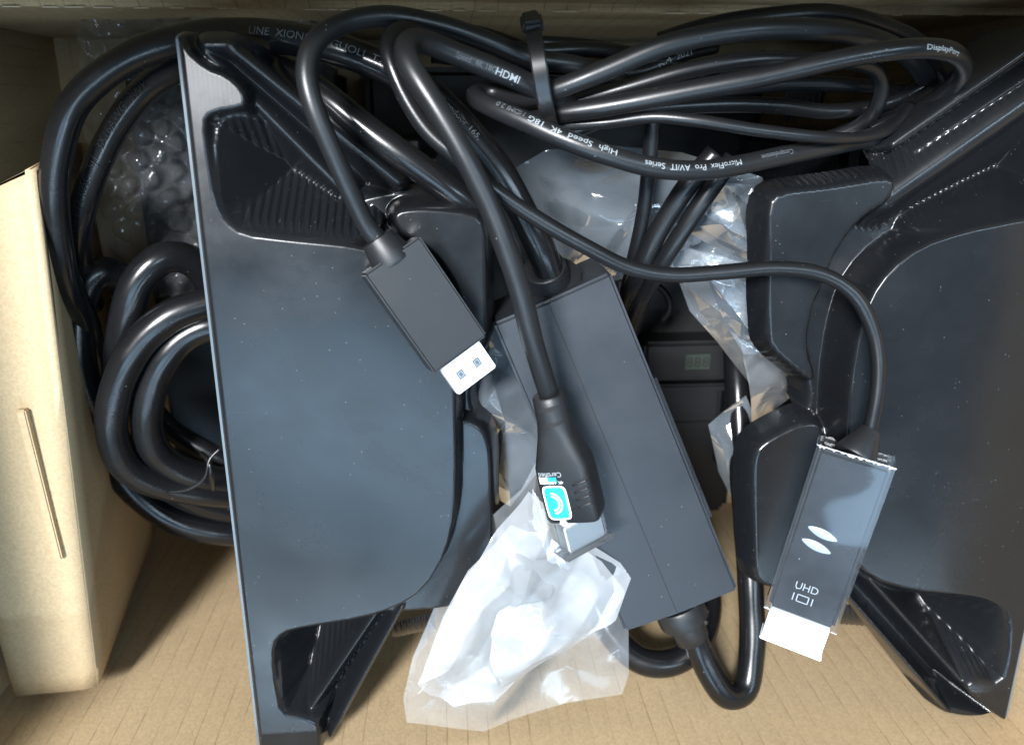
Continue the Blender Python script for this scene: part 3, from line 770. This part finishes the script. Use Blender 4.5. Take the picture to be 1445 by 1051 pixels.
# body: lofted sections, rolled so that the sticker side faces up-left
pA, pB = V(773, 556, 219), V(814, 724, 220)
um, sm, nm = up_frame(pA, pB, 0)
Lm = (pB-pA).length
secs = [(0.0, 0.0084, .0078), (.015, 0.0093, .0088), (.10, 0.0097, .0092), (.20, 0.0099, .0094), (.30, 0.0106, .0098), (.42, 0.0135, .0106), (.54, 0.0160, .0112), (.70, 0.0166, .0114), (.97, 0.0167, .0114), (1.0, 0.0160, .0106)]
vs2 = []; fs2 = []; n = 40
rollm = math.radians(24)
sr = sm*math.cos(rollm)-nm*math.sin(rollm); nr = nm*math.cos(rollm)+sm*math.sin(rollm)
def superell(t, w, h, e):
    c, s = math.cos(t), math.sin(t)
    return math.copysign(abs(c)**e, c)*w/2, math.copysign(abs(s)**e, s)*h/2
for (a, w, h) in secs:
    e = .95 if a < .25 else (.5 if a < .5 else .32)
    for j in range(n):
        x, y = superell(2*math.pi*j/n+.02, w, h, e)
        vs2.append(pA+um*(a*Lm)+sr*x+nr*y)
for i in range(len(secs)-1):
    for j in range(n):
        fs2.append((i*n+j, i*n+(j+1) % n, (i+1)*n+(j+1) % n, (i+1)*n+j))
fs2.append(tuple(range(n-1, -1, -1))); fs2.append(tuple((len(secs)-1)*n+j for j in range(n)))
pbody = mesh_obj('plug_body', vs2, fs2, M_plug, mc); autosmooth(pbody, 40)
def body_pt(a, x, lift=.0001):
    """point on the top of the plug body; a along (0-1), x across in m"""
    w = np.interp(a, [q[0] for q in secs], [q[1] for q in secs]); h = np.interp(a, [q[0] for q in secs], [q[2] for q in secs])
    e = .95 if a < .25 else (.5 if a < .5 else .32)
    xx = min(abs(x)/(w/2), .999); y = (1-xx**(2/e))**(e/2)*h/2
    return pA+um*(a*Lm)+sr*x+nr*(y+lift)
def body_sheet(name, a0, a1, x0, x1, m, lift, na=8, nb=8, rnd=0.0):
    vs3 = []; fs3 = []
    for i in range(na+1):
        for j in range(nb+1):
            a = a0+(a1-a0)*i/na; x = x0+(x1-x0)*j/nb
            if rnd:
                fx, fa = 2*j/nb-1, 2*i/na-1
                q = max(abs(fx), abs(fa)); l = (abs(fx)**6+abs(fa)**6)**(1/6)
                sc = q/l if l > 0 else 1
                a = (a0+a1)/2+(a1-a0)/2*fa*sc; x = (x0+x1)/2+(x1-x0)/2*fx*sc
            vs3.append(body_pt(a, x, lift))
    for i in range(na):
        for j in range(nb):
            k = i*(nb+1)+j; fs3.append((k, k+1, k+nb+2, k+nb+1))
    return mesh_obj(name, vs3, fs3, m, pbody, smooth=False)
# the sticker sits on the left half of the top
X0, X1 = -.0069, .0007
sg_ = 1 if (sr.x > 0) else -1
X0, X1 = (X0, X1) if sg_ > 0 else (-X1, -X0)
body_sheet('sticker_border', .672, .962, X0, X1, M_sticker_w, .00006, 12, 12, 1)
body_sheet('sticker', .684, .950, X0+.0006, X1-.0006, M_sticker, .00012, 12, 12, 1)
body_sheet('sticker_strip', .600, .652, X0+.0022, X1, M_sticker, .00006)
body_sheet('sticker_strip', .615, .675, X0, X0+.0021, M_sticker_w, .00006) if False else None
body_sheet('sticker_corner', .598, .654, X1-.0026, X1, M_sticker_w, .00012)
# the two arcs on the sticker
xm = (X0+X1)/2
for rr in (.0021, .0030):
    vs3 = []; fs3 = []
    for i in range(25):
        t = math.radians(-86+172*i/24)
        for dr in (-.00024, .00024):
            r = rr+dr
            a = .818+math.sin(t)*r*1.15/Lm; x = xm-.0014*sg_+math.cos(t)*r*sg_
            vs3.append(body_pt(a, x, .00018))
    for i in range(24): fs3.append((2*i, 2*i+1, 2*i+3, 2*i+2))
    mesh_obj('sticker_arc', vs3, fs3, M_sticker_w, pbody, smooth=False)
# "Certified", read with the plug the other way up
def body_text(body, a_mid, x_start, x_end, hgt, m, bold=False):
    vs_, fs = text_data(body, bold)
    t0 = min(v.x for v in vs_); t1 = max(v.x for v in vs_)
    out = [body_pt(a_mid+(-(0.35-v.y)*hgt/.7)/Lm*1.0, x_start+(x_end-x_start)*(v.x-t0)/(t1-t0), .0002) for v in vs_]
    return mesh_obj('lettering', out, fs, m, pbody, smooth=False)
if sg_ > 0: body_text('Certified', .565, X1-.0001, X0+.0001, .0017, M_print, True)
else: body_text('Certified', .580, X0+.0003, X1-.0002, .0016, M_print, True)
body_text('4K 18G', .626, (X1-.0002)*1, (X0+.0028)*1, .0010, M_sticker_w) if sg_ > 0 else body_text('4K 18G', .645, X0+.0002, X1-.0028, .0010, M_sticker_w)
# grip grooves on the right flank, relief slots at the neck
def groove(a, x0, x1, w, m, name='grip_groove', slant=0.0):
    vs3 = []; fs3 = []; K = 10
    for i in range(K+1):
        f = i/K; x = x0+(x1-x0)*f; ww = w*math.sqrt(max(0.04, 1-(2*f-1)**2))
        for sgn in (-1, 1): vs3.append(body_pt(a+slant*f+sgn*ww/Lm/2, x, .00008))
    for i in range(K): fs3.append((2*i, 2*i+1, 2*i+3, 2*i+2))
    return mesh_obj(name, vs3, fs3, m, pbody, smooth=False)
for k in range(4):
    groove(.66+.062*k, .0030*sg_, .0077*sg_, .0012, M_seam, slant=-.03)
    rp = [body_pt(.675+.062*k-.03*f, (.0032+.0043*f)*sg_, .00005) for f in (0, .33, .66, 1)]
    rc = Cable([(0, 0, 1), (1, 1, 1)], .32); rc.c = spline(rp, .0006); rc.r = .00034
    d_ = np.gradient(rc.c, axis=0); rc.t = d_/np.linalg.norm(d_, axis=1)[:, None]; rc.n = np.tile(np.array(nr), (len(rc.c), 1)); rc.b = np.cross(rc.t, rc.n); rc.s = np.arange(len(rc.c))*.0006
    rc.build('grip_ridge', M_plug, pbody, seg=8)
groove(.085, -.0030*sg_, .0046*sg_, .0015, M_seam, 'relief_slot', -.02)
groove(.205, -.0034*sg_, .0046*sg_, .0014, M_seam, 'relief_slot', -.02)
prism('plug_shell', pB-um*.002, pB+um*.0098, .0132, .0050, M_metal, mc, roll=-24, bev=.0004)
capm = film('cap_film', .06, rough=.2, bump=.05)
prism('clear_cap', pB+um*.0005, pB+um*.0102, .0154, .0068, capm, mc, roll=-24, bev=.0010)
prism('cap_rim', pB+um*.0098, pB+um*.0116, .0182, .0086, capm, mc, roll=-24, bev=.0007)

# film-wrapped adapter on the right tray
ua_ = thing('display_adapter', 'flat black display adapter in clear film with a white end cap, on right tray', 'adapter', tuple(V(1165, 760, 225)))
D_c = Cable(D_, 2.2); D_c.build('cord', M_cable, ua_)
P_c = Cable(P_, 1.7); P_c.build('cord', M_cable, ua_)
aA, aB = V(1207, 641, 216), V(1131, 862, 218)
Mgloss = plastic('adapter_gloss', (.010, .011, .014), .22, rvar=.1, dust=.96, dscale=420)
AR = 28
o, (ud, sd, nd_) = prism('adapter_body', aA, aB, .0205, .0090, Mgloss, ua_, roll=AR, bev=.0011); ubody = o
# thin film sleeve, slightly larger and open at both ends
def sleeve(p, q, w, th, m, parent, name, jag=.0006):
    u, s_, n_ = up_frame(p, q, AR)
    ring = []
    for (x, y) in [(-w/2, -th/2), (w/2, -th/2), (w/2, th/2), (-w/2, th/2)]: ring.append((x, y))
    pts = []
    for i in range(4):
        a = ring[i]; b = ring[(i+1) % 4]
        for k in range(12): pts.append((a[0]+(b[0]-a[0])*k/12, a[1]+(b[1]-a[1])*k/12))
    n = len(pts); vs3 = []; fs3 = []; K = 24; L = (q-p).length
    for i in range(K+1):
        for j, (x, y) in enumerate(pts):
            e = random.uniform(-jag, jag) if i in (0, K) else 0
            cr = .000022*math.sin(i*.9+j*.31)+.00002*math.sin(i*.37-j*.53)
            vs3.append(p+u*(L*i/K+e)+s_*(x*(1+cr*30))+n_*(y+cr))
    for i in range(K):
        for j in range(n): fs3.append((i*n+j, i*n+(j+1) % n, (i+1)*n+(j+1) % n, (i+1)*n+j))
    o = mesh_obj(name, vs3, fs3, m, parent); autosmooth(o, 50); return o
sleeve(aA-ud*.0012, aB+ud*.0006, .0222, .0102, M_wrapclear, ua_, 'film_sleeve')
M_filmedge = film('film_edge', .75, rough=.3)
u_ = ud
for (c, sg2) in ((aA-ud*.0013, 1), (aB+ud*.0006, -1)):
    w, th = .0224, .0104; vs3 = []; fs3 = []
    K = 40
    per = []
    for k in range(K+1):
        f = k/K; per.append((-w/2+w*f, th/2))
    for k in range(1, 13): per.append((w/2, th/2-th*k/12*.8))
    for k, (x, y) in enumerate(per):
        e = random.uniform(.0001, .0008)
        vs3 += [c+sd*x+nd_*(y+.0001), c+sd*x*1.01+nd_*(y+random.uniform(.0, .0006))+ud*(e*sg2)]
    for k in range(len(per)-1): fs3.append((2*k, 2*k+1, 2*k+3, 2*k+2))
    mesh_obj('film_edge', vs3, fs3, M_filmedge, ua_, smooth=False)
wcap, _ = prism('white_cap', aB+ud*.0004, aB+ud*.0114, .0186, .0082, M_whitecap, ua_, roll=AR, bev=.0006)
prism('white_cap_rim', aB+ud*.0112, aB+ud*.0122, .0196, .0090, M_whitecap, wcap, roll=AR, bev=.0003)
grommet(aA+ud*.001, V(1228, 608, 219), .0031, .0058, 'strain_relief', ua_, M_plug, lips=False, sq=1.1)
topn = nd_*(.0045+.00012)
sdx_ = sd if sd.x > 0 else -sd
flat_text('UHD', V(1131, 820, 221).lerp(aB, 0)*0+aB-ud*.0108+sdx_*(-.0010)+topn, (sd if sd.x > 0 else -sd), -ud, .0036, M_print, ubody, sx=.92)
sdx = sd if sd.x > 0 else -sd
cI = aB-ud*.0066+topn-sdx*.0012
def bar(c, a, b, w, parent, m, name):
    u = (b-a).normalized(); s2 = u.cross(nd_).normalized()*w/2
    return mesh_obj(name, [a-s2, a+s2, b+s2, b-s2], [(0, 1, 2, 3)], m, parent, smooth=False)
w2, h2 = .0017, .0012
for (x0, y0, x1, y1) in ((-w2, -h2, w2, -h2), (w2, -h2, w2, h2), (w2, h2, -w2, h2), (-w2, h2, -w2, -h2), (-.0029, -h2*1.1, -.0029, h2*1.1), (.0029, -h2*1.1, .0029, h2*1.1)):
    bar(None, cI+sdx*x0-ud*y0, cI+sdx*x1-ud*y1, .00036, ubody, M_print, 'display_symbol')
# two lens-shaped pads on its face
for k, off in ((0, .0300), (1, .0254)):
    c = aB-ud*off+topn-sdx*(.0006 if k == 0 else .0012)+sdx*(-.0012)
    vs3 = [c+nd_*.0005]; fs3 = []; n = 32
    dirx = (sdx*.985+ud*.17).normalized(); diry = dirx.cross(nd_).normalized()
    for ring, (sc, zz) in enumerate(((.55, .00042), (1, 0))):
        for j in range(n):
            t = 2*math.pi*j/n; r = sc
            vs3.append(c+dirx*(.0046*r*math.cos(t))+diry*(.0015*r*math.sin(t)*(1-.35*abs(math.cos(t))**2))+nd_*zz)
    for j in range(n):
        fs3.append((0, 1+j, 1+(j+1) % n)); fs3.append((1+j, 1+n+j, 1+n+(j+1) % n, 1+(j+1) % n))
    mesh_obj('oval_mark', vs3, fs3, plastic('oval_grey', (.30, .35, .43), .25), ubody)

# other cables of the tied bundle
dp = thing('display_cable', 'black cable printed with white lettering, looping at the right of the bundle', 'cable', tuple(V(1260, 90, 245)))
N_c = Cable(N_, 2.65); N_c.build('cord', M_cable, dp)
Cable(R_, 2.7).build('cord', M_cable, dp)
for pts, r in (([(770, 118, 247), (880, 130, 246), (1000, 128, 248), (1120, 118, 252), (1220, 122, 256), (1290, 132, 262)], 2.2),
               ([(790, 192, 252), (880, 160, 248), (1000, 148, 248), (1100, 150, 252), (1180, 158, 256), (1262, 142, 258), (1318, 112, 258)], 2.4),
               ([(760, 60, 252), (840, 66, 253), (930, 86, 256), (1010, 104, 260)], 1.9)):
    Cable(pts, r).build('cord', M_cable, dp)
cable_text(N_c, 'DisplayPort', (1298, 70), (1340, 74), M_print, dp, 1.3, 8, bold=True)
sc_ = thing('thin_printed_cable', 'thin black cable with white print running behind the cable tie', 'cable', tuple(V(760, 95, 249)))
S_c = Cable(S_, 2.1); S_c.build('cord', M_cable, sc_)
Cable(T_, 1.8).build('cord', M_cable, sc_)
cable_text(S_c, 'Cable   E1   72     SU', (702, 91), (804, 98), M_print, sc_, 1.3, 10, bold=True)
cable_text(S_c, 'NM  2021', (928, 93), (972, 75), M_print, sc_, 1.7, 0)
for pts, r, lab in ((J_, 2.35, 'thin black cable hanging steeply down past the clear bag, leftmost of three'),
                    (K_, 3.3, 'thickest, middle one of three black cables slanting down over the clear bag'),
                    (L_, 2.9, 'rightmost of three black cables slanting down over the clear bag')):
    t = thing('signal_cable', lab, 'cable', tuple(V(pts[2][0], pts[2][1], pts[2][2])), 'cables slanting down into the gap')
    Cable(pts, r).build('cord', M_cable, t)
ic = thing('bent_power_cable', 'thick black cord bending out from behind the front bag below the adapter', 'power cord', tuple(V(920, 930, 272)))
Cable(I_, 5.4).build('cord', M_cord, ic)

# cable tie
ct = thing('cable_tie', 'black nylon cable tie strapped round the cable bundle', 'cable tie', tuple(V(760, 100, 225)))
Tc = Cable([(747, 20, 246), (750, 34, 233), (756, 62, 227), (761, 95, 225), (766, 128, 226), (772, 158, 228), (778, 182, 234), (782, 196, 246)], 1.6)
vs3 = []; fs3 = []
for i in range(len(Tc.c)):
    for (a, b) in ((-1, -.35), (-1, .35), (-.8, .5), (.8, .5), (1, .35), (1, -.35)):
        vs3.append(Tc.c[i]+Tc.b[i]*a*.0021+Tc.n[i]*b*.0014)
for i in range(len(Tc.c)-1):
    for j in range(6): fs3.append((i*6+j, i*6+(j+1) % 6, (i+1)*6+(j+1) % 6, (i+1)*6+j))
o = mesh_obj('strap', vs3, fs3, M_tie, ct); autosmooth(o, 25)
prism('tie_head', V(748, 26, 235), V(753, 42, 230), .0056, .004, M_tie, ct, bev=.0008)

# deep dark device with the small green label
dd = thing('black_device', 'black device with a small green printed label, deep in the middle gap', 'device', tuple(V(960, 520, 380)))
c0 = P(860, 620, 372); c1 = P(1050, 390, 372)
rbox('device_body', (-.035, -.208, .0005), (.150, .020, .030), M_dark, dd, .004)  # body enlarged over the bright floor so the deep gaps stay dark
rbox('device_deck', (c0[0], c0[1], .0302), (c1[0], c1[1], c0[2]-.012), M_dark, dd, .004)
for (x0, y0, x1, y1) in ((870, 505, 1040, 490), (870, 560, 1040, 545)):
    a = P(x0, y0, 372); b = P(x1, y1, 372)
    rbox('device_rib', (a[0], a[1], a[2]-.0118), (b[0], b[1], a[2]-.004), M_dark, dd, .0012)
g0 = P(967, 522, 364); g1 = P(1003, 500, 364)
rbox('device_step', (g0[0]-.02, g0[1]-.006, g0[2]-.024), (g1[0]+.012, g1[1]+.006, g0[2]-.0012), M_dark, dd, .002)
gz = g0[2]-.0006
strip('label', Vector((g0[0], (g0[1]+g1[1])/2, gz)), Vector((g1[0], (g0[1]+g1[1])/2, gz)), g1[1]-g0[1], M_green, dd, .0001, .0004)
cw = (g1[0]-g0[0])/3
for k in range(3):
    x = g0[0]+cw*(k+.5)
    flat_text('8', Vector((x, (g0[1]+g1[1])/2, gz+.00025)), Vector((1, 0, 0)), Vector((0, 1, 0)), (g1[1]-g0[1])*.95, M_seam, dd, bold=True)
# hook-shaped clip
Cable([(912, 398, 338), (930, 404, 336), (944, 420, 336), (945, 440, 337), (934, 452, 339)], 1.4).build('clip', M_dark, dd)

# ------------------------------------------------------------------ plastic bags
def tri(x): return 2*np.abs(x-np.floor(x+.5))
def crumple(seed, amp, scales=(.085, .05, .03)):
    g = np.random.default_rng(seed); T_ = []
    for s in scales:
        for _ in range(2):
            a = g.uniform(0, math.pi); T_.append((math.cos(a)/s, math.sin(a)/s, g.uniform(0, 1), amp*s/.05*g.uniform(.6, 1.1), g.uniform(0, 6.28), g.uniform(0, 6.28)))
    def f(x, y):
        z = 0
        for (dx, dy, ph, a, p, q) in T_:
            wx = x+.006*math.sin(y*90+p); wy = y+.006*math.sin(x*80+q)
            z += a*(tri(wx*dx+wy*dy+ph)-.5)
        return z
    return f
def bag_sheet(name, outline, centre, m, parent, crum, rings=46, per=8, edge=0.35, jag=0.0, sub=1):
    """crumpled sheet: outline = [(px,py,h)], centre = (px,py,h)"""
    pts = [P(*p) for p in outline]; c = P(*centre); O = []
    for i in range(len(pts)):
        a, b = pts[i], pts[(i+1) % len(pts)]
        for k in range(per):
            q = a+(b-a)*k/per
            if jag: q = q+rng.normal(0, jag, 3)*np.array([1, 1, .3])
            O.append(q)
    n = len(O); vs3 = [c+np.array([0, 0, crum(c[0], c[1])])]; fs3 = []
    for r in range(1, rings+1):
        f = r/rings
        for q in O:
            p = c+(q-c)*f
            w = 1-(1-edge)*max(0, (f-.7)/.3)
            vs3.append(p+np.array([0, 0, crum(p[0], p[1])*w]))
    for j in range(n): fs3.append((0, 1+j, 1+(j+1) % n))
    for r in range(rings-1):
        for j in range(n):
            a = 1+r*n; fs3.append((a+j, a+n+j, a+n+(j+1) % n, a+(j+1) % n))
    o = mesh_obj(name, vs3, fs3, m, parent); autosmooth(o, 30)
    return o
fb = thing('plastic_bag', 'crumpled milky clear plastic bag lying in front, below the moulded plug', 'plastic bag', tuple(V(740, 880, 245)), 'clear plastic bags')
front = [(758, 648, 232), (735, 690, 235), (692, 732, 238), (650, 792, 240), (612, 858, 240), (582, 928, 238), (569, 985, 236), (574, 1019, 235), (640, 1026, 235), (682, 1030, 235),
         (722, 1014, 236), (800, 994, 238), (878, 980, 240), (887, 950, 242), (886, 880, 246), (876, 800, 250), (830, 742, 244), (790, 690, 238)]
bag_sheet('back_sheet', [(x, y, h+8) for x, y, h in front], (740, 870, 248), M_bag, fb, crumple(3, .0035), edge=.2)
bag_sheet('front_sheet', [(745, 690, 232), (700, 742, 232), (655, 805, 232), (618, 880, 232), (590, 945, 231), (606, 972, 231), (640, 1000, 231), (700, 992, 232), (760, 940, 234), (820, 905, 236), (868, 872, 238), (893, 822, 238), (878, 800, 238), (838, 776, 236), (800, 742, 231), (778, 715, 230)],
          (735, 860, 226), M_bag2, fb, crumple(9, .0075), edge=.5)
bag_sheet('middle_sheet', [(720, 735, 236), (660, 800, 238), (625, 870, 238), (598, 945, 236), (640, 985, 236), (700, 975, 237), (770, 925, 239), (850, 880, 241), (884, 835, 242), (850, 795, 240), (800, 765, 236)],
          (735, 860, 233), M_bag2, fb, crumple(22, .007), edge=.4, rings=40)
bag_sheet('torn_edge', [(752, 692, 230), (764, 712, 229), (772, 740, 229), (782, 764, 229), (800, 776, 229), (800, 800, 229), (775, 790, 229), (752, 740, 230)], (772, 755, 228), M_bag2, fb, crumple(5, .002), edge=.6, rings=16, jag=.0004)

mb = thing('plastic_bag', 'clear glossy plastic bag crinkled under the slanting cables, behind adapter', 'plastic bag', tuple(V(890, 280, 290)), 'clear plastic bags')
bag_sheet('bag_sheet', [(722, 240, 296), (770, 212, 292), (860, 205, 288), (960, 215, 285), (1075, 250, 280), (1095, 300, 280), (1090, 400, 284), (1010, 380, 284), (940, 372, 286), (860, 400, 292), (800, 372, 294), (760, 320, 296)],
          (900, 290, 282), M_clear, mb, crumple(14, .007), edge=.4, rings=60, per=12)
bag_sheet('bag_fold', [(985, 255, 268), (1075, 262, 264), (1085, 330, 266), (1082, 380, 270), (1000, 345, 272), (960, 320, 274)],
          (1030, 310, 264), M_clear, mb, crumple(17, .006), edge=.5, rings=40, per=12)
rb_ = thing('plastic_bag', 'clear plastic bag flap draped at the left edge of the right tray', 'plastic bag', tuple(V(1020, 470, 290)), 'clear plastic bags')
bag_sheet('bag_sheet', [(930, 372, 272), (975, 352, 268), (1085, 380, 264), (1090, 480, 268), (1118, 545, 276), (1112, 562, 280), (1060, 598, 286), (1056, 540, 284), (1010, 480, 282), (975, 440, 280), (960, 400, 276)],
          (1040, 460, 268), M_bag, rb_, crumple(31, .005), edge=.4, rings=50, per=12)
bag_sheet('bag_fold', [(995, 385, 264), (1030, 380, 262), (1080, 440, 262), (1084, 500, 266), (1050, 500, 270), (1020, 450, 268)],
          (1045, 450, 263), M_clear, rb_, crumple(33, .004), edge=.4, rings=30)
bag_sheet('bag_tail', [(1000, 600, 292), (1055, 560, 288), (1070, 600, 290), (1075, 700, 296), (1040, 720, 300), (1010, 660, 300)],
          (1040, 640, 292), M_clear, rb_, crumple(37, .006), edge=.4, rings=30)
lb = thing('plastic_bag', 'clear plastic bag film hanging between left tray and the adapter', 'plastic bag', tuple(V(710, 590, 280)), 'clear plastic bags')
bag_sheet('bag_sheet', [(690, 440, 262), (720, 470, 264), (770, 590, 268), (770, 650, 266), (720, 712, 264), (700, 700, 270), (690, 640, 274), (655, 610, 276), (650, 560, 272), (690, 515, 262)],
          (712, 590, 264), M_clear, lb, crumple(41, .006), edge=.4, rings=50, per=12)
